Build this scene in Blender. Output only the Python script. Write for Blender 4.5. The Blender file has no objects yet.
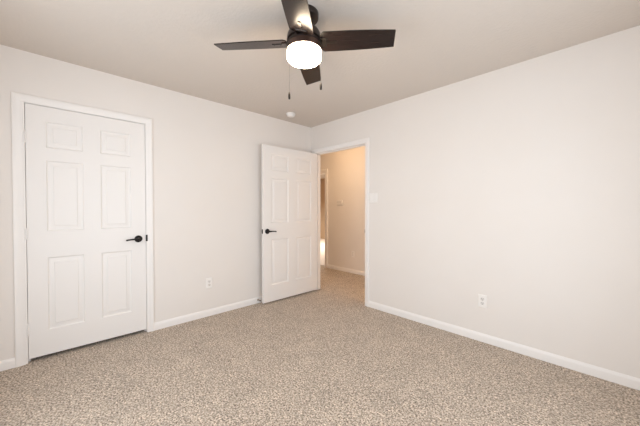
import bpy, bmesh, math, random
from mathutils import Vector, Matrix

sc = bpy.context.scene
COL = sc.collection
PI = math.pi

# ------------------------------------------------------------------ camera
H = 2.44
cam_d = bpy.data.cameras.new('camera')
cam_d.sensor_width = 36.0
cam_d.lens = 281.03 / 640 * 36.0
cam_d.clip_start = 0.02
cam = bpy.data.objects.new('camera', cam_d)
COL.objects.link(cam)
YAW, PITCH = 0.80728, -0.015042
fw = Vector((-math.sin(YAW) * math.cos(PITCH), math.cos(YAW) * math.cos(PITCH), math.sin(PITCH)))
rt = Vector((math.cos(YAW), math.sin(YAW), 0))
up = rt.cross(fw)
CAM = Vector((3.16991, -2.84610, 1.21698))
cam.matrix_world = Matrix(((rt.x, up.x, -fw.x, CAM.x), (rt.y, up.y, -fw.y, CAM.y), (rt.z, up.z, -fw.z, CAM.z), (0, 0, 0, 1)))
sc.camera = cam

# ------------------------------------------------------------------ world, lights, exposure
w = bpy.data.worlds.new('world'); sc.world = w
w.use_nodes = True
w.node_tree.nodes['Background'].inputs[0].default_value = (0.75, 0.85, 1.0, 1)
w.node_tree.nodes['Background'].inputs[1].default_value = 0.8
sc.view_settings.view_transform = 'Standard'
sc.view_settings.look = 'None'
sc.view_settings.exposure = 0.36
sc.view_settings.gamma = 1.0
sc.view_settings.use_curve_mapping = False
sc.cycles.max_bounces = 16
sc.cycles.diffuse_bounces = 10
sc.cycles.glossy_bounces = 4
sc.cycles.sample_clamp_indirect = 8.0


def area(name, loc, direction, sx, sy, power, color, spread=180):
    d = bpy.data.lights.new(name, 'AREA')
    d.shape = 'RECTANGLE'; d.size = sx; d.size_y = sy
    d.energy = power; d.color = color; d.spread = math.radians(spread)
    o = bpy.data.objects.new(name, d); COL.objects.link(o)
    o.location = loc
    o.rotation_euler = Vector(direction).to_track_quat('-Z', 'Y').to_euler()
    return o


RX, RY = 3.66, -3.42          # the two walls behind the camera
area('guessed_daylight_back', (1.75, RY + 0.03, 1.20), (0, 1, 0), 1.7, 1.6, 21.5, (0.935, 1.0, 1.055))  # daylight added at a guessed, unseen window, mainly for the right wall
area('guessed_daylight_near', (RX - 0.03, -1.70, 1.20), (-1, 0, 0), 1.7, 1.6, 21.5, (0.935, 1.0, 1.055))  # second guessed window, daylight added for the left wall
area('hall_lamp', (-0.20, 0.36, 2.36), (0, 0.70, -0.70), 0.30, 0.20, 5.0, (1.0, 0.66, 0.36))
hl = bpy.data.lights.new('hall_side_fill', 'POINT'); hl.energy = 26; hl.color = (1.0, 0.74, 0.50); hl.shadow_soft_size = 0.025  # added fill, hidden behind the doorway wall, evens out the hall wall
hlo = bpy.data.objects.new('hall_side_fill', hl); COL.objects.link(hlo); hlo.location = (1.95, 0.135, 1.75)
area('far_room_fill', (-3.3, 3.45, 2.3), (0, 0, -1), 0.5, 0.9, 90, (1.0, 0.95, 0.88), 140)  # added unseen overhead light, makes the bright patch on the far floor


# ------------------------------------------------------------------ materials
def mat(name, base, rough=0.5, metal=0.0, spec=0.5, bump=None, var=None, emit=None, coat=0.0):
    """bump=(scale, strength, distance)  var=(scale, other colour, low, high)"""
    m = bpy.data.materials.new(name); m.use_nodes = True
    nt = m.node_tree; N = nt.nodes; L = nt.links
    b = N['Principled BSDF']
    b.inputs['Base Color'].default_value = (*base, 1)
    b.inputs['Roughness'].default_value = rough
    b.inputs['Metallic'].default_value = metal
    b.inputs['Specular IOR Level'].default_value = spec
    b.inputs['Coat Weight'].default_value = coat
    tc = N.new('ShaderNodeTexCoord')
    if var:
        n = N.new('ShaderNodeTexNoise'); n.inputs['Scale'].default_value = var[0]; n.inputs['Detail'].default_value = 3
        L.new(tc.outputs['Object'], n.inputs['Vector'])
        r = N.new('ShaderNodeValToRGB')
        r.color_ramp.elements[0].position = var[2]; r.color_ramp.elements[0].color = (*var[1], 1)
        r.color_ramp.elements[1].position = var[3]; r.color_ramp.elements[1].color = (*base, 1)
        L.new(n.outputs['Fac'], r.inputs['Fac']); L.new(r.outputs['Color'], b.inputs['Base Color'])
    if bump:
        n = N.new('ShaderNodeTexNoise'); n.inputs['Scale'].default_value = bump[0]; n.inputs['Detail'].default_value = 3
        L.new(tc.outputs['Object'], n.inputs['Vector'])
        bp = N.new('ShaderNodeBump'); bp.inputs['Strength'].default_value = bump[1]; bp.inputs['Distance'].default_value = bump[2]
        L.new(n.outputs['Fac'], bp.inputs['Height']); L.new(bp.outputs['Normal'], b.inputs['Normal'])
    if emit:
        b.inputs['Emission Color'].default_value = (*emit[0], 1)
        b.inputs['Emission Strength'].default_value = emit[1]
    return m


WALL = (0.80, 0.765, 0.735)
M_wall = mat('wall_paint', WALL, 0.75, spec=0.25, bump=(110, 0.12, 0.004), var=(1.7, (0.79, 0.752, 0.718), 0.35, 0.65))
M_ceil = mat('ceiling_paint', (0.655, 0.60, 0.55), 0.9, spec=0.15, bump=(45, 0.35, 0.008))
M_trim = mat('trim_paint', (0.85, 0.83, 0.815), 0.4, spec=0.4)
M_door = mat('door_paint', (0.82, 0.80, 0.785), 0.42, spec=0.4, bump=(60, 0.03, 0.002))
M_plate = mat('white_plastic', (0.86, 0.84, 0.82), 0.3)
M_slot = mat('dark_slot', (0.05, 0.045, 0.04), 0.6)
M_socket = mat('socket_plastic', (0.74, 0.72, 0.70), 0.35)
M_black = mat('black_metal', (0.018, 0.015, 0.014), 0.38, metal=0.6, spec=0.5)
M_bronze = mat('bronze_housing', (0.035, 0.024, 0.020), 0.32, metal=0.55, spec=0.6, var=(40, (0.028, 0.019, 0.016), 0.3, 0.7))
M_band = mat('bronze_band', (0.085, 0.048, 0.036), 0.30, metal=0.55, spec=0.6)
M_iron = mat('satin_dark_metal', (0.10, 0.09, 0.085), 0.22, metal=1.0)
M_brass = mat('dull_metal', (0.30, 0.24, 0.18), 0.35, metal=0.9)
M_rubber = mat('rubber', (0.16, 0.12, 0.10), 0.8)
M_glass_lamp = mat('frosted_lamp_glass', (0.9, 0.88, 0.84), 0.35, emit=((1.0, 0.80, 0.58), 30.0))
M_tile = mat('pale_tile', (0.72, 0.64, 0.54), 0.36, var=(3, (0.66, 0.57, 0.47), 0.3, 0.7))
M_tan = mat('tan_wall_paint', (0.50, 0.36, 0.24), 0.8, spec=0.2, bump=(110, 0.1, 0.004))


def mat_carpet():
    m = bpy.data.materials.new('carpet_pile'); m.use_nodes = True
    nt = m.node_tree; N = nt.nodes; L = nt.links
    b = N['Principled BSDF']
    b.inputs['Roughness'].default_value = 1.0; b.inputs['Specular IOR Level'].default_value = 0.05
    b.inputs['Sheen Weight'].default_value = 0.15
    tc = N.new('ShaderNodeTexCoord')
    n1 = N.new('ShaderNodeTexNoise'); n1.inputs['Scale'].default_value = 95; n1.inputs['Detail'].default_value = 2.5; n1.inputs['Roughness'].default_value = 0.7
    v1 = N.new('ShaderNodeTexVoronoi'); v1.inputs['Scale'].default_value = 120
    n2 = N.new('ShaderNodeTexNoise'); n2.inputs['Scale'].default_value = 5; n2.inputs['Detail'].default_value = 3
    for n in (n1, v1, n2): L.new(tc.outputs['Object'], n.inputs['Vector'])
    r = N.new('ShaderNodeValToRGB'); e = r.color_ramp.elements
    e[0].position = 0.35; e[0].color = (0.125, 0.092, 0.066, 1)
    e[1].position = 0.635; e[1].color = (0.70, 0.61, 0.51, 1)
    k = e.new(0.47); k.color = (0.415, 0.338, 0.272, 1)
    L.new(n1.outputs['Fac'], r.inputs['Fac'])
    # each tuft slightly lighter or darker
    sep = N.new('ShaderNodeSeparateColor'); L.new(v1.outputs['Color'], sep.inputs['Color'])
    mr = N.new('ShaderNodeMapRange'); mr.inputs['To Min'].default_value = 0.66; mr.inputs['To Max'].default_value = 1.32
    L.new(sep.outputs[0], mr.inputs['Value'])
    mr2 = N.new('ShaderNodeMapRange'); mr2.inputs['From Min'].default_value = 0.3; mr2.inputs['From Max'].default_value = 0.7
    mr2.inputs['To Min'].default_value = 0.93; mr2.inputs['To Max'].default_value = 1.06
    L.new(n2.outputs['Fac'], mr2.inputs['Value'])
    mu = N.new('ShaderNodeMath'); mu.operation = 'MULTIPLY'; L.new(mr.outputs[0], mu.inputs[0]); L.new(mr2.outputs[0], mu.inputs[1])
    vm = N.new('ShaderNodeVectorMath'); vm.operation = 'SCALE'
    L.new(r.outputs['Color'], vm.inputs[0]); L.new(mu.outputs[0], vm.inputs['Scale'])
    L.new(vm.outputs[0], b.inputs['Base Color'])
    bp = N.new('ShaderNodeBump'); bp.inputs['Strength'].default_value = 0.6; bp.inputs['Distance'].default_value = 0.006
    L.new(n1.outputs['Fac'], bp.inputs['Height']); L.new(bp.outputs['Normal'], b.inputs['Normal'])
    return m


def mat_blade():
    m = bpy.data.materials.new('espresso_blade'); m.use_nodes = True
    nt = m.node_tree; N = nt.nodes; L = nt.links
    b = N['Principled BSDF']; b.inputs['Roughness'].default_value = 0.25; b.inputs['Specular IOR Level'].default_value = 0.38
    tc = N.new('ShaderNodeTexCoord')
    mp = N.new('ShaderNodeMapping'); mp.inputs['Scale'].default_value = (5, 70, 20)
    n = N.new('ShaderNodeTexNoise'); n.inputs['Scale'].default_value = 1.0; n.inputs['Detail'].default_value = 4
    L.new(tc.outputs['Object'], mp.inputs['Vector']); L.new(mp.outputs[0], n.inputs['Vector'])
    r = N.new('ShaderNodeValToRGB'); e = r.color_ramp.elements
    e[0].position = 0.3; e[0].color = (0.013, 0.008, 0.007, 1)
    e[1].position = 0.7; e[1].color = (0.021, 0.0125, 0.011, 1)
    L.new(n.outputs['Fac'], r.inputs['Fac']); L.new(r.outputs['Color'], b.inputs['Base Color'])
    return m


def mat_glass():
    m = bpy.data.materials.new('window_glass'); m.use_nodes = True
    b = m.node_tree.nodes['Principled BSDF']
    b.inputs['Transmission Weight'].default_value = 1.0; b.inputs['Roughness'].default_value = 0.0
    b.inputs['Base Color'].default_value = (0.97, 0.99, 0.98, 1)
    return m


M_carpet, M_blade, M_glass = mat_carpet(), mat_blade(), mat_glass()


# ------------------------------------------------------------------ helpers
def box(bm, x0, x1, y0, y1, z0, z1, bevel=0.0, seg=2):
    vs = [bm.verts.new((x, y, z)) for x in (x0, x1) for y in (y0, y1) for z in (z0, z1)]
    q = [(0, 1, 3, 2), (4, 6, 7, 5), (0, 4, 5, 1), (2, 3, 7, 6), (0, 2, 6, 4), (1, 5, 7, 3)]
    fs = [bm.faces.new([vs[i] for i in f]) for f in q]
    if bevel:
        es = list({e for f in fs for e in f.edges})
        bmesh.ops.bevel(bm, geom=es, offset=bevel, segments=seg, profile=0.5, affect='EDGES')


def lathe(bm, prof, n=48, M=None):
    """prof: list of (r, z) revolved about z"""
    M = M or Matrix()
    rings = []
    for r, z in prof:
        if r < 1e-6:
            rings.append([bm.verts.new(M @ Vector((0, 0, z)))])
        else:
            rings.append([bm.verts.new(M @ Vector((r * math.cos(2 * PI * k / n), r * math.sin(2 * PI * k / n), z))) for k in range(n)])
    for a, b in zip(rings, rings[1:]):
        for k in range(n):
            k2 = (k + 1) % n
            if len(a) == 1 and len(b) == 1: continue
            if len(a) == 1: bm.faces.new((a[0], b[k], b[k2]))
            elif len(b) == 1: bm.faces.new((a[k], b[0], a[k2]))
            else: bm.faces.new((a[k], b[k], b[k2], a[k2]))


def tube(bm, pts, rad, n=10, caps=True):
    """round bar through pts; rad is one number or one per point"""
    pts = [Vector(p) for p in pts]
    rad = rad if isinstance(rad, (list, tuple)) else [rad] * len(pts)
    rings = []
    ref = Vector((0, 0, 1))
    for i, p in enumerate(pts):
        t = (pts[min(i + 1, len(pts) - 1)] - pts[max(i - 1, 0)]).normalized()
        a = ref if abs(t.dot(ref)) < 0.95 else Vector((1, 0, 0))
        u = t.cross(a).normalized(); v = t.cross(u)
        rings.append([bm.verts.new(p + (u * math.cos(2 * PI * k / n) + v * math.sin(2 * PI * k / n)) * rad[i]) for k in range(n)])
    for a, b in zip(rings, rings[1:]):
        for k in range(n):
            bm.faces.new((a[k], a[(k + 1) % n], b[(k + 1) % n], b[k]))
    if caps:
        bm.faces.new(rings[0]); bm.faces.new(rings[-1])


def obj(name, bm, m, parent=None, smooth=None, loc=None):
    bmesh.ops.recalc_face_normals(bm, faces=bm.faces[:])
    me = bpy.data.meshes.new(name); bm.to_mesh(me); bm.free()
    me.materials.append(m)
    if smooth is not None:
        me.polygons.foreach_set('use_smooth', [True] * len(me.polygons))
        me.set_sharp_from_angle(angle=math.radians(smooth))
    o = bpy.data.objects.new(name, me); COL.objects.link(o)
    if parent: o.parent = parent
    if loc: o.location = loc
    return o


def B(): return bmesh.new()


def tag(o, label=None, cat=None, group=None, kind=None):
    if label: o['label'] = label
    if cat: o['category'] = cat
    if group: o['group'] = group
    if kind: o['kind'] = kind
    return o


def empty(name, loc, rz, label, cat, group=None):
    o = bpy.data.objects.new(name, None); COL.objects.link(o)
    o.empty_display_size = 0.05
    o.location = loc; o.rotation_euler = (0, 0, rz)
    return tag(o, label, cat, group)


def copy_tree(o, parent=None):
    c = o.copy(); COL.objects.link(c)
    if parent: c.parent = parent
    for ch in [k for k in bpy.data.objects if k.parent == o]:
        copy_tree(ch, c)
    return c


def wall_mesh(plane, t0, t1, a0, a1, z1, holes):
    """wall slab across plane axis ('x' or 'y') from t0 to t1, along a0..a1, height z1, with rectangular holes (a,b,z0,z1)"""
    bm = B()
    cuts = sorted({a0, a1, *[h[0] for h in holes], *[h[1] for h in holes]})
    for s, e in zip(cuts, cuts[1:]):
        zs = [(0, z1)]
        for h in holes:
            if h[0] <= s + 1e-6 and e <= h[1] + 1e-6:
                zs = [q for q in ((0, h[2]), (h[3], z1)) if q[1] - q[0] > 1e-6]
        for q in zs:
            if plane == 'x': box(bm, t0, t1, s, e, *q)
            else: box(bm, s, e, t0, t1, *q)
    bmesh.ops.remove_doubles(bm, verts=bm.verts[:], dist=1e-5)
    return bm


def struct(name, bm, m, label=None, cat=None, smooth=None):
    o = obj(name, bm, m, smooth=smooth)
    return tag(o, label, cat, None, 'structure')


# ------------------------------------------------------------------ room shell
TW, TR = 0.115, 0.100            # wall thickness
CY0, CY1 = -2.9875, -2.1745      # closet opening along y (inside of jambs)
DX0, DX1 = 0.095, 1.017          # bedroom doorway along x (inside of jambs)
JT = 0.016                       # jamb board
HY = 1.262                       # hall far wall
HX0, HX1 = -1.80, -0.97          # hall doorway along x

bm = B(); box(bm, -2.2, RX + 0.12, RY - 0.12, HY + 0.115, -0.10, 0)
struct('floor', bm, M_carpet, 'speckled beige and brown cut pile carpet', 'carpet')
bm = B(); box(bm, -2.2, RX + 0.12, RY - 0.12, HY + 0.115, H, H + 0.10)
struct('ceiling', bm, M_ceil, 'beige lightly textured ceiling', 'ceiling')
struct('wall_left', wall_mesh('x', -TW, 0, RY - 0.12, 0.0, H, [(CY0 - JT, CY1 + JT, 0, 2.06)]), M_wall, 'off-white wall with the closed closet door', 'wall')
struct('wall_right', wall_mesh('y', 0, TR, -TW, RX + 0.12, H, [(DX0 - JT, DX1 + JT, 0, 2.06)]), M_wall, 'off-white wall with the open doorway to the hall', 'wall')
WB = (0.90, 2.60, 0.38, 2.05)
WN = (-2.55, -0.85, 0.38, 2.05)
struct('wall_back', wall_mesh('y', RY - TW, RY, 0.0, RX + 0.12, H, [WB]), M_wall)
struct('wall_near', wall_mesh('x', RX, RX + TW, RY, 0.0, H, [WN]), M_wall)
# closet behind the closed door, hall beyond the doorway
bm = B(); box(bm, -0.80, -0.70, -3.42, -1.60, 0, H); box(bm, -0.70, -TW, -3.42, -3.32, 0, H); box(bm, -0.70, -TW, -1.70, -1.60, 0, H)
struct('wall_closet', bm, M_wall)
struct('wall_hall', wall_mesh('y', HY, HY + 0.115, -2.2, RX + 0.12, H, [(HX0 - JT, HX1 + JT, 0, 1.965)]), M_wall, 'hall wall seen through the open doorway under warm light', 'wall')
bm = B(); box(bm, RX - 0.6, RX - 0.5, TR, HY, 0, H); box(bm, -2.2, -2.1, 0, HY, 0, H); box(bm, -2.1, -TW, 0, TR, 0, H)
struct('wall_hall_end', bm, M_wall)
# room beyond the hall
bm = B(); box(bm, -7.0, 0.2, HY + 0.115, 5.2, -0.10, -0.001)
struct('floor_far', bm, M_tile, 'pale tile floor shining beyond the hall doorway', 'floor')
bm = B(); box(bm, -7.0, 0.2, 5.1, 5.2, 0, H); box(bm, -7.1, -7.0, HY + 0.115, 5.2, 0, H); box(bm, 0.2, 0.3, HY + 0.115, 5.2, 0, H)
box(bm, -7.0, -2.2, HY + 0.015, HY + 0.115, 0, H)
struct('wall_far', bm, M_tan, 'tan wall of the room beyond the hall', 'wall')
bm = B(); box(bm, -7.0, 0.2, HY + 0.115, 5.2, H, H + 0.1)
struct('ceiling_far', bm, M_ceil)


# casings, jambs, baseboards
CAS = [(0.0, 0.0), (0.0, 0.009), (0.007, 0.0105), (0.019, 0.0105), (0.026, 0.0145), (0.046, 0.0175), (0.054, 0.016), (0.057, 0.012), (0.057, 0.0)]


def casing(bm, u0, u1, zt, to3, reveal=0.004, prof=CAS):
    """mitred three-sided casing round u0..u1 up to zt; to3(u, t, z) -> xyz"""
    path = []
    for wd, t in prof:
        q = wd + reveal
        path.append([to3(u0 - q, t, 0), to3(u0 - q, t, zt + q), to3(u1 + q, t, zt + q), to3(u1 + q, t, 0)])
    vs = [[bm.verts.new(p) for p in row] for row in path]
    for a, b in zip(vs, vs[1:]):
        for k in range(3): bm.faces.new((a[k], a[k + 1], b[k + 1], b[k]))
    bm.faces.new([r[0] for r in vs]); bm.faces.new([r[-1] for r in vs])


# closet frame
bm = B()
casing(bm, CY0 - 0.008, CY1, 2.042, lambda u, t, z: (t, u, z))
box(bm, -TW, 0.001, CY0 - JT + 0.001, CY0, 0, 2.042, 0.001, 1); box(bm, -TW, 0.001, CY1, CY1 + JT - 0.001, 0, 2.042, 0.001, 1); box(bm, -TW, 0.001, CY0 - JT + 0.001, CY1 + JT - 0.001, 2.042, 2.058, 0.001, 1)
box(bm, -0.075, -0.040, CY0, CY0 + 0.011, 0, 2.042); box(bm, -0.075, -0.040, CY1 - 0.011, CY1, 0, 2.042); box(bm, -0.075, -0.040, CY0, CY1, 2.031, 2.042)
trim1 = struct('trim_1', bm, M_trim, 'white moulded casing around the closed closet door', 'door casing', 30)
bm = B(); box(bm, -0.030, 0.0025, CY1 - 0.0012, CY1 + 0.0005, 0.900, 0.958); box(bm, 0.0005, 0.0135, CY1 - 0.003, CY1 + 0.0105, 0.900, 0.962, 0.001, 1)
tag(obj('strike_plate', bm, M_black, trim1), 'black strike plate')

# bedroom doorway frame
bm = B()
casing(bm, DX0, DX1, 2.034, lambda u, t, z: (u, -t, z))
casing(bm, DX0, DX1, 2.034, lambda u, t, z: (u, TR + t, z))
box(bm, DX0 - JT + 0.001, DX0, -0.001, TR + 0.001, 0, 2.034, 0.001, 1); box(bm, DX1, DX1 + JT - 0.001, -0.001, TR + 0.001, 0, 2.034, 0.001, 1); box(bm, DX0 - JT + 0.001, DX1 + JT - 0.001, -0.001, TR + 0.001, 2.034, 2.048, 0.001, 1)
box(bm, DX0, DX0 + 0.011, 0.040, 0.075, 0, 2.034); box(bm, DX1 - 0.011, DX1, 0.040, 0.075, 0, 2.034); box(bm, DX0, DX1, 0.040, 0.075, 2.023, 2.034)
trim2 = struct('trim_2', bm, M_trim, 'white casing and jamb around the open doorway to the hall', 'door casing', 30)
bm = B(); box(bm, DX1 - 0.0015, DX1 + 0.0005, -0.003, 0.033, 0.905, 0.963); box(bm, DX1 - 0.002, DX1 + 0.0035, -0.0075, -0.0012, 0.915, 0.953, 0.001, 1)
tag(obj('strike_plate', bm, M_black, trim2), 'black strike plate')

# hall doorway frame
bm = B()
casing(bm, HX0, HX1, 1.95, lambda u, t, z: (u, HY - t * 1.2, z), prof=[(wd * 1.4, t) for wd, t in CAS])
box(bm, HX0 - JT + 0.001, HX0, HY - 0.001, HY + 0.116, 0, 1.95); box(bm, HX1, HX1 + JT - 0.001, HY - 0.001, HY + 0.116, 0, 1.95); box(bm, HX0 - JT + 0.001, HX1 + JT - 0.001, HY - 0.001, HY + 0.116, 1.95, 1.964)
struct('trim_3', bm, M_trim, 'casing of the second doorway across the hall', 'door casing', 30)

BB = [(0, 0), (0.0125, 0), (0.0125, 0.052), (0.011, 0.060), (0.0065, 0.069), (0.004, 0.075), (0, 0.075)]


def base_run(bm, a, b, nrm):
    a, b, n = Vector(a), Vector(b), Vector(nrm)
    r0 = [bm.verts.new(a + n * t + Vector((0, 0, z))) for t, z in BB]
    r1 = [bm.verts.new(b + n * t + Vector((0, 0, z))) for t, z in BB]
    for k in range(len(BB)):
        k2 = (k + 1) % len(BB)
        bm.faces.new((r0[k], r0[k2], r1[k2], r1[k]))
    bm.faces.new(r0); bm.faces.new(r1)


bm = B()
base_run(bm, (0, RY, 0), (0, CY0 - 0.069, 0), (1, 0, 0)); base_run(bm, (0, CY1 + 0.061, 0), (0, 0, 0), (1, 0, 0))
struct('baseboard_left', bm, M_trim, 'white baseboard along the closet wall', 'baseboard', 30)
bm = B(); base_run(bm, (DX1 + 0.061, 0, 0), (RX, 0, 0), (0, -1, 0))
struct('baseboard_right', bm, M_trim, 'white baseboard along the doorway wall', 'baseboard', 30)
bm = B(); base_run(bm, (HX1 + 0.084, HY, 0), (RX - 0.6, HY, 0), (0, -1, 0))
struct('baseboard_hall', bm, M_trim, 'white baseboard along the hall wall', 'baseboard', 30)
bm = B(); base_run(bm, (0.0125, RY, 0), (RX, RY, 0), (0, 1, 0))
struct('baseboard_back', bm, M_trim, smooth=30)
bm = B(); base_run(bm, (RX, RY + 0.0125, 0), (RX, -0.0125, 0), (-1, 0, 0))
struct('baseboard_near', bm, M_trim, smooth=30)


# guessed windows behind the camera, unseen, shaped to suit the lighting
def window(name, o, rz, wd, z0, z1):
    root = bpy.data.objects.new(name, None); COL.objects.link(root)
    root.location = o; root.rotation_euler = (0, 0, rz); tag(root, kind='structure')
    h = wd / 2; zm = (z0 + z1) / 2
    bm = B()
    for x in (-h, h - 0.045): box(bm, x, x + 0.045, -0.09, -0.04, z0, z1, 0.003, 1)
    for z in (z0, z1 - 0.045): box(bm, -h, h, -0.09, -0.04, z, z + 0.045, 0.003, 1)
    box(bm, -h, h, -0.085, -0.045, zm - 0.02, zm + 0.02, 0.003, 1)
    obj('window_frame', bm, M_trim, root)
    bm = B(); box(bm, -h + 0.045, h - 0.045, -0.07, -0.066, z0 + 0.045, z1 - 0.045)
    obj('pane', bm, M_glass, root)
    bm = B(); box(bm, -h, h, -0.04, 0.018, z0, z0 + 0.022, 0.004, 2)
    obj('window_sill', bm, M_trim, root)


window('guessed_window_1', ((WB[0] + WB[1]) / 2, RY, 0), 0, 1.7, WB[2], WB[3])
window('guessed_window_2', (RX, (WN[0] + WN[1]) / 2, 0), PI / 2, 1.7, WN[2], WN[3])


# ------------------------------------------------------------------ six panel doors
def door_mesh(W, z0, z1, y0, y1, us, vs_):
    """leaf from x 0..W, faces at y0 and y1, with raised panels; us: panel x spans, vs_: panel z spans"""
    bm = B()
    cu = sorted({0, W, *[u for s in us for u in s]}); cv = sorted({z0, z1, *[v for s in vs_ for v in s]})
    for yf, sg in ((y1, 1), (y0, -1)):
        for a, b in zip(cu, cu[1:]):
            for c, d in zip(cv, cv[1:]):
                if (a, b) in us and (c, d) in vs_:
                    rings = []
                    for ins, dep in ((0, 0), (0.004, 0.0055), (0.010, 0.0095), (0.017, 0.0100), (0.022, 0.0090), (0.040, 0.0050), (0.0435, 0.0010)):
                        rings.append([bm.verts.new((x, yf - sg * dep, z)) for x, z in ((a + ins, c + ins), (b - ins, c + ins), (b - ins, d - ins), (a + ins, d - ins))])
                    for p, q in zip(rings, rings[1:]):
                        for k in range(4): bm.faces.new((p[k], p[(k + 1) % 4], q[(k + 1) % 4], q[k]))
                    bm.faces.new(rings[-1])
                else:
                    bm.faces.new([bm.verts.new((x, yf, z)) for x, z in ((a, c), (b, c), (b, d), (a, d))])
    for c, d in zip(cv, cv[1:]):
        for x in (0, W): bm.faces.new([bm.verts.new(p) for p in ((x, y0, c), (x, y1, c), (x, y1, d), (x, y0, d))])
    for a, b in zip(cu, cu[1:]):
        for z in (z0, z1): bm.faces.new([bm.verts.new(p) for p in ((a, y0, z), (b, y0, z), (b, y1, z), (a, y1, z))])
    bmesh.ops.remove_doubles(bm, verts=bm.verts[:], dist=1e-5)
    return bm


def lever_handle(door, x, z, yf, sg, dx):
    """round rose with a lever; sg = outward sign along y, dx = direction of the lever along x"""
    Mx = Matrix.Translation((x, yf, z)) @ Matrix.Rotation(-sg * PI / 2, 4, 'X')
    bm = B()
    lathe(bm, [(0, 0), (0.033, 0), (0.033, 0.005), (0.030, 0.010), (0.022, 0.013), (0.013, 0.015), (0.012, 0.040), (0, 0.042)], 40, Mx)
    r = obj('door_handle', bm, M_black, door, 40); tag(r, 'black round rose of the lever handle')
    bm = B()
    pts, rad = [], []
    for k, (px, pz, ry, rr) in enumerate([(-0.012, 0, 0.046, 0.008), (0.0, 0, 0.049, 0.0105), (0.02, 0.001, 0.051, 0.0095), (0.05, 0.001, 0.052, 0.0075), (0.08, -0.001, 0.050, 0.0068), (0.098, -0.004, 0.047, 0.0078), (0.106, -0.006, 0.046, 0.006)]):
        pts.append((x + dx * px, yf + sg * ry, z + pz)); rad.append(rr)
    tube(bm, pts, rad, 12)
    tag(obj('lever', bm, M_black, r, 50), 'black lever')
    return r


def hinge(door, x, y, z, leaf_dx, m):
    bm = B()
    zs = [z - 0.045 + 0.018 * k for k in range(6)]
    for a, b in zip(zs, zs[1:]):
        lathe(bm, [(0, a + 0.0006), (0.0058, a + 0.0006), (0.0062, a + 0.0016), (0.0062, b - 0.0016), (0.0058, b - 0.0006), (0, b - 0.0006)], 14, Matrix.Translation((x, y, 0)))
    lathe(bm, [(0, z + 0.045), (0.004, z + 0.045), (0.004, z + 0.049), (0, z + 0.051)], 12, Matrix.Translation((x, y, 0)))
    box(bm, x - leaf_dx, x + leaf_dx, y - 0.0035, y - 0.0005, z - 0.044, z + 0.044)
    return obj('hinge', bm, m, door, 40)


# closed closet door: latch side at local x=0 (towards the corner), hinge at x=W
W1 = CY1 - CY0 - 0.006
ZP = [(0.233, 0.822), (1.036, 1.607), (1.709, 1.920)]
fr1 = lambda a: a * W1
door1 = obj('door_1', door_mesh(W1, 0.032, 2.038, -0.035, -0.001, [(0.118, 0.345), (0.463, 0.693)], ZP), M_door, smooth=20)
door1.location = (0, CY1 - 0.003, 0); door1.rotation_euler = (0, 0, -PI / 2)
tag(door1, 'closed white six-panel closet door with black lever at left', 'door', None, 'structure')
lever_handle(door1, 0.062, 0.927, -0.001, 1, 1)
for z in (1.775, 1.019, 0.264):
    hinge(door1, W1 + 0.0015, 0.0045, z, 0.010, M_trim)

# open hall door: hinge at local x=0, swung into the room almost flat to the left wall
W2 = DX1 - DX0 - 0.007
door2 = obj('door_2', door_mesh(W2, 0.022, 2.027, 0.008, 0.043, [(0.118, 0.392), (0.520, 0.795)], ZP), M_door, smooth=20)
door2.location = (DX0 + 0.002, -0.009, 0); door2.rotation_euler = (0, 0, math.radians(-90.6))
tag(door2, 'open white six-panel door swung back near the left wall', 'door', None, 'structure')
lever_handle(door2, W2 - 0.060, 0.930, 0.043, 1, -1)
lever_handle(door2, W2 - 0.060, 0.930, 0.008, -1, -1)
bm = B(); box(bm, W2 - 0.001, W2 + 0.0016, 0.013, 0.038, 0.902, 0.958, 0.0007, 1); box(bm, W2, W2 + 0.009, 0.019, 0.031, 0.919, 0.941, 0.003, 2)
tag(obj('latch_plate', bm, M_black, door2), 'black latch plate on the door edge')
for z in (1.80, 1.03, 0.275):
    bm = B()
    zs = [z - 0.045 + 0.018 * k for k in range(6)]
    for a, b in zip(zs, zs[1:]):
        lathe(bm, [(0, a + 0.0006), (0.0058, a + 0.0006), (0.0062, a + 0.0016), (0.0062, b - 0.0016), (0.0058, b - 0.0006), (0, b - 0.0006)], 14)
    box(bm, -0.001, 0.001, 0.003, 0.040, z - 0.044, z + 0.044)
    obj('hinge', bm, M_socket, door2, 40)


# ------------------------------------------------------------------ outlets, switches
def plate_bm(w_, h_, t=0.0055):
    bm = B()
    vs = []
    for ins, y in ((0, 0), (0, 0.002), (0.004, t)):
        vs.append([bm.verts.new((x, y, z)) for x, z in ((-w_ / 2 + ins, -h_ / 2 + ins), (w_ / 2 - ins, -h_ / 2 + ins), (w_ / 2 - ins, h_ / 2 - ins), (-w_ / 2 + ins, h_ / 2 - ins))])
    for p, q in zip(vs, vs[1:]):
        for k in range(4): bm.faces.new((p[k], p[(k + 1) % 4], q[(k + 1) % 4], q[k]))
    bm.faces.new(vs[0]); bm.faces.new(vs[-1])
    return bm


def screw(parent, x, z, y=0.0055):
    bm = B(); lathe(bm, [(0, 0), (0.0032, 0), (0.0028, 0.0010), (0, 0.0013)], 14, Matrix.Translation((x, y, z)) @ Matrix.Rotation(-PI / 2, 4, 'X'))
    obj('screw', bm, M_socket, parent, 40)


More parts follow.
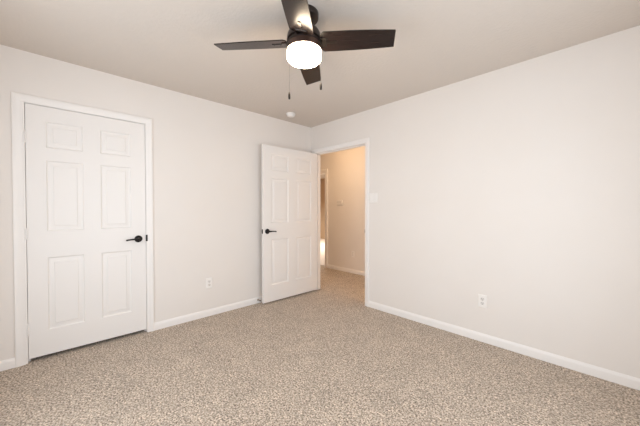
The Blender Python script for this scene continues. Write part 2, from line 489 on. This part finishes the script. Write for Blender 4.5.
def outlet(loc, rz, label):
    r = empty('wall_outlet', loc, rz, label, 'outlet')
    obj('cover_plate', plate_bm(0.072, 0.117), M_plate, r)
    for dz in (0.0195, -0.0195):
        bm = B()
        n = 24; ring = []
        for k in range(n):                                      # rounded receptacle with flat top and bottom
            a = 2 * PI * k / n
            ring.append((0.0170 * math.cos(a), max(-0.0135, min(0.0135, 0.0170 * math.sin(a)))))
        lo = [bm.verts.new((x, 0.005, z + dz)) for x, z in ring]; hi = [bm.verts.new((x, 0.0075, z + dz)) for x, z in ring]
        for k in range(n): bm.faces.new((lo[k], lo[(k + 1) % n], hi[(k + 1) % n], hi[k]))
        bm.faces.new(hi); bm.faces.new(lo)
        s = obj('receptacle', bm, M_socket, r)
        bm = B()
        for x, hh in ((-0.0064, 0.0045), (0.0064, 0.0036)): box(bm, x - 0.0012, x + 0.0012, 0.0070, 0.0078, dz + 0.003 - hh, dz + 0.003 + hh)
        lathe(bm, [(0, 0.0070), (0.0026, 0.0070), (0.0026, 0.0078), (0, 0.0078)], 12, Matrix.Translation((0, 0, dz - 0.0085)) @ Matrix.Rotation(-PI / 2, 4, 'X'))
        tag(obj('slot', bm, M_slot, s), 'dark plug slots')
    screw(r, 0, 0)
    return r


outlet((0, -1.557, 0.373), -PI / 2, 'white duplex outlet low on the left wall, between closet and open door')
outlet((2.349, 0, 0.372), PI, 'white duplex outlet low on the right wall above the baseboard')
outlet((-0.22, HY, 0.364), PI, 'pale outlet low on the hall wall, seen through the doorway')

sw = empty('light_switch', (1.140, 0, 1.352), PI, 'white double rocker switch plate on the right wall beside the doorway', 'light switch')
obj('cover_plate', plate_bm(0.116, 0.117), M_plate, sw)
for x in (-0.023, 0.023):
    bm = B()
    vs = [[bm.verts.new((xx, y, z)) for xx in (x - 0.0165, x + 0.0165)] for y, z in ((0.005, -0.034), (0.0105, -0.033), (0.0065, 0.0), (0.0075, 0.033), (0.005, 0.034))]
    for a, b in zip(vs, vs[1:]): bm.faces.new((a[0], a[1], b[1], b[0]))
    bm.faces.new([v[0] for v in vs]); bm.faces.new([v[1] for v in vs]); bm.faces.new((vs[0][0], vs[0][1], vs[-1][1], vs[-1][0]))
    obj('rocker', bm, M_plate, sw)
    for z in (-0.048, 0.048): screw(sw, x, z)

th = empty('thermostat', (-0.545, HY, 1.335), PI, 'small pale control box on the hall wall, seen through the doorway', 'thermostat')
bm = B(); box(bm, -0.075, 0.075, 0, 0.006, -0.055, 0.055, 0.002, 1); obj('back_plate', bm, M_socket, th)
bm = B(); box(bm, -0.068, 0.068, 0.006, 0.026, -0.004, 0.050, 0.005, 3); obj('cover', bm, M_socket, th)
bm = B(); box(bm, -0.068, 0.068, 0.006, 0.022, -0.049, -0.007, 0.005, 3); obj('lower_cover', bm, M_socket, th)


# ------------------------------------------------------------------ smoke detector, door stop
sd = empty('smoke_detector', (0.285, -0.604, H), 0, 'round white smoke detector on the ceiling near the corner', 'smoke detector')
bm = B(); lathe(bm, [(0, 0), (0.073, 0), (0.073, -0.010), (0.069, -0.014), (0, -0.014)], 48); obj('base_plate', bm, M_plate, sd, 35)
bm = B(); lathe(bm, [(0, -0.014), (0.063, -0.014), (0.066, -0.020), (0.063, -0.029), (0.050, -0.036), (0.046, -0.0345), (0.042, -0.0375), (0.024, -0.041), (0, -0.042)], 48); obj('cover', bm, M_plate, sd, 25)
bm = B()
for k in range(24):
    a = 2 * PI * k / 24
    bmesh.ops.create_cube(bm, size=1, matrix=Matrix.Rotation(a, 4, 'Z') @ Matrix.Translation((0.0648, 0, -0.0215)) @ Matrix.Diagonal((0.003, 0.009, 0.004, 1)))
obj('vent', bm, M_socket, sd)
bm = B(); lathe(bm, [(0, -0.0405), (0.007, -0.0405), (0.007, -0.0435), (0, -0.044)], 16, Matrix.Translation((0.012, 0, 0))); obj('test_button', bm, M_socket, sd, 35)

sd.scale = (0.80, 0.80, 1.0)
ds = empty('door_stop', (0.0125, -0.930, 0.045), 0, 'small spring door stop on the left baseboard behind the open door', 'door stop')
Rx = Matrix.Rotation(PI / 2, 4, 'Y')
bm = B(); lathe(bm, [(0, 0), (0.0125, 0), (0.0115, 0.004), (0.0055, 0.008), (0, 0.009)], 20, Rx); obj('base', bm, M_brass, ds, 35)
bm = B()
tube(bm, [(0.007 + 0.038 * k / 120, 0.0050 * math.cos(2 * PI * k / 10), 0.0050 * math.sin(2 * PI * k / 10)) for k in range(121)], 0.0013, 6)
obj('spring', bm, M_brass, ds, 60)
bm = B(); lathe(bm, [(0, 0.043), (0.0075, 0.043), (0.0085, 0.046), (0.0085, 0.053), (0.006, 0.056), (0, 0.056)], 18, Rx); obj('rubber_tip', bm, M_rubber, ds, 40)


# ------------------------------------------------------------------ ceiling fan
FX, FY, BZ = 1.8133, -1.6850, 2.260
R_BLADE = 0.558
fan = empty('ceiling_fan', (FX, FY, H), 0, 'dark four-blade ceiling fan with a glowing drum light', 'ceiling fan')
zz = lambda z: z - H
bm = B(); lathe(bm, [(0, 0), (0.090, 0), (0.091, -0.003), (0.091, -0.026), (0.087, -0.033), (0.078, -0.036), (0.040, -0.042), (0.026, -0.056), (0, -0.056)], 56)
obj('canopy', bm, M_bronze, fan, 30)
bm = B(); lathe(bm, [(0, zz(2.385)), (0.022, zz(2.385)), (0.022, zz(2.335)), (0, zz(2.335))], 24)
obj('neck', bm, M_black, fan, 35)
bm = B(); lathe(bm, [(0, zz(2.350)), (0.045, zz(2.350)), (0.072, zz(2.343)), (0.093, zz(2.328)), (0.104, zz(2.308)), (0.108, zz(2.285)), (0.108, zz(2.272)), (0.098, zz(2.270)), (0.098, zz(2.252)), (0.111, zz(2.250)), (0.112, zz(2.246)), (0.111, zz(2.242)), (0, zz(2.242))], 64)
obj('motor_housing', bm, M_bronze, fan, 30)
bm = B(); lathe(bm, [(0, zz(2.242)), (0.1085, zz(2.242)), (0.1095, zz(2.238)), (0.1095, zz(2.214)), (0.1105, zz(2.211)), (0.1085, zz(2.207)), (0.104, zz(2.207)), (0.104, zz(2.220)), (0, zz(2.220))], 64)
tag(obj('light_collar', bm, M_band, fan, 30), 'brown metal collar above the lamp shade')
bm = B()
pr = [(0, zz(2.216)), (0.1035, zz(2.216)), (0.1065, zz(2.206)), (0.1068, zz(2.162))]
for k in range(1, 8):
    a = PI / 2 * k / 7
    pr.append((0.1068 - 0.024 * (1 - math.cos(a)), zz(2.162) - 0.018 * math.sin(a)))
pr += [(0.05, zz(2.1425)), (0, zz(2.1415))]
lathe(bm, pr, 64)
tag(obj('lamp_shade', bm, M_glass_lamp, fan, 50), 'glowing white drum shade')


def blade_bm():
    bm = B()
    # outline along local x (radius); +y is the counter-clockwise edge
    r0, r1 = 0.106, R_BLADE
    out = []
    n = 16
    def half(r): return (lambda t: 0.5 * (0.146 * (1 - t) + 0.122 * t + 0.038 * t * (1 - t)))((r - r0) / (r1 - r0))
    for k in range(n + 1):
        r = r0 + 0.018 + (r1 - 0.006 - r0 - 0.018) * k / n
        out.append((r, -half(r)))
    out.append((r1 - 0.003, -half(r1) + 0.003)); out.append((r1 + 0.004, half(r1) - 0.004)); out.append((r1 + 0.002, half(r1)))
    for k in range(n, -1, -1):
        r = r0 + 0.018 + (r1 - 0.006 - r0 - 0.018) * k / n
        out.append((r, half(r)))
    out += [(r0 + 0.004, half(r0) - 0.014), (r0, half(r0) - 0.028), (r0, -half(r0) + 0.028), (r0 + 0.004, -half(r0) + 0.014)]
    lo = [bm.verts.new((x, y, -0.003)) for x, y in out]; hi = [bm.verts.new((x, y, 0.003)) for x, y in out]
    m = len(out)
    for k in range(m): bm.faces.new((lo[k], lo[(k + 1) % m], hi[(k + 1) % m], hi[k]))
    bm.faces.new(lo); bm.faces.new(hi)
    return bm


def bracket_bm():
    bm = B()
    box(bm, 0.085, 0.140, -0.034, 0.034, -0.0085, -0.0035, 0.002, 1)
    box(bm, 0.120, 0.205, -0.0085, 0.0085, -0.0075, -0.0035, 0.0015, 2)
    return bm


PITCH_B = math.radians(-14.5)
proto = None
for k in range(4):
    az = math.radians(41.5 + 90 * k)
    if proto is None:
        bl = proto = obj('blade', blade_bm(), M_blade, fan)
        tag(bl, 'dark espresso wood blade')
        br = obj('blade_bracket', bracket_bm(), M_iron, bl)
        for x in (0.150, 0.192):
            bm = B(); lathe(bm, [(0, -0.0075), (0.0035, -0.0075), (0.003, -0.0088), (0, -0.0092)], 12, Matrix.Translation((x, 0, 0)))
            obj('screw', bm, M_black, bl, 40)
    else:
        bl = copy_tree(proto, fan)
    bl.location = (0, 0, zz(BZ))
    # pitch about the blade's own length, clockwise edge high
    bl.rotation_euler = (Matrix.Rotation(az, 3, 'Z') @ Matrix.Rotation(PITCH_B, 3, 'X')).to_euler()

hr = Vector((rt.x, rt.y, 0)).normalized(); hf = Vector((fw.x, fw.y, 0)).normalized()
for lat, dep, zb in ((-0.1000, 0.056, 1.929), (0.1045, 0.048, 1.987)):
    p = hr * lat + hf * dep
    bm = B()
    z = zz(2.235)
    q = p.normalized() * 0.1145 if p.length < 0.1145 else p
    tube(bm, [(p.normalized().x * 0.107, p.normalized().y * 0.107, zz(2.232)), (q.x, q.y, zz(2.231)), (q.x, q.y, zz(2.226))], 0.003, 8)
    zt, zl = zz(2.227), zz(zb + 0.045)
    nb = int((zt - zl) / 0.0045)
    tube(bm, [(q.x, q.y, zt + (zl - zt) * i / (2 * nb)) for i in range(2 * nb + 1)], [0.0009 if i % 2 else 0.0004 for i in range(2 * nb + 1)], 6)
    pc = obj('pull_chain', bm, M_black, fan, 60); tag(pc, 'thin metal pull chain')
    bm = B(); T = Matrix.Translation((q.x, q.y, zz(zb)))
    lathe(bm, [(0, 0.047), (0.003, 0.046), (0.0045, 0.040), (0.0065, 0.034), (0.0072, 0.012), (0.0065, 0.002), (0.004, 0), (0, 0)], 16, T)
    tag(obj('fob', bm, M_black, pc, 40), 'black pull')
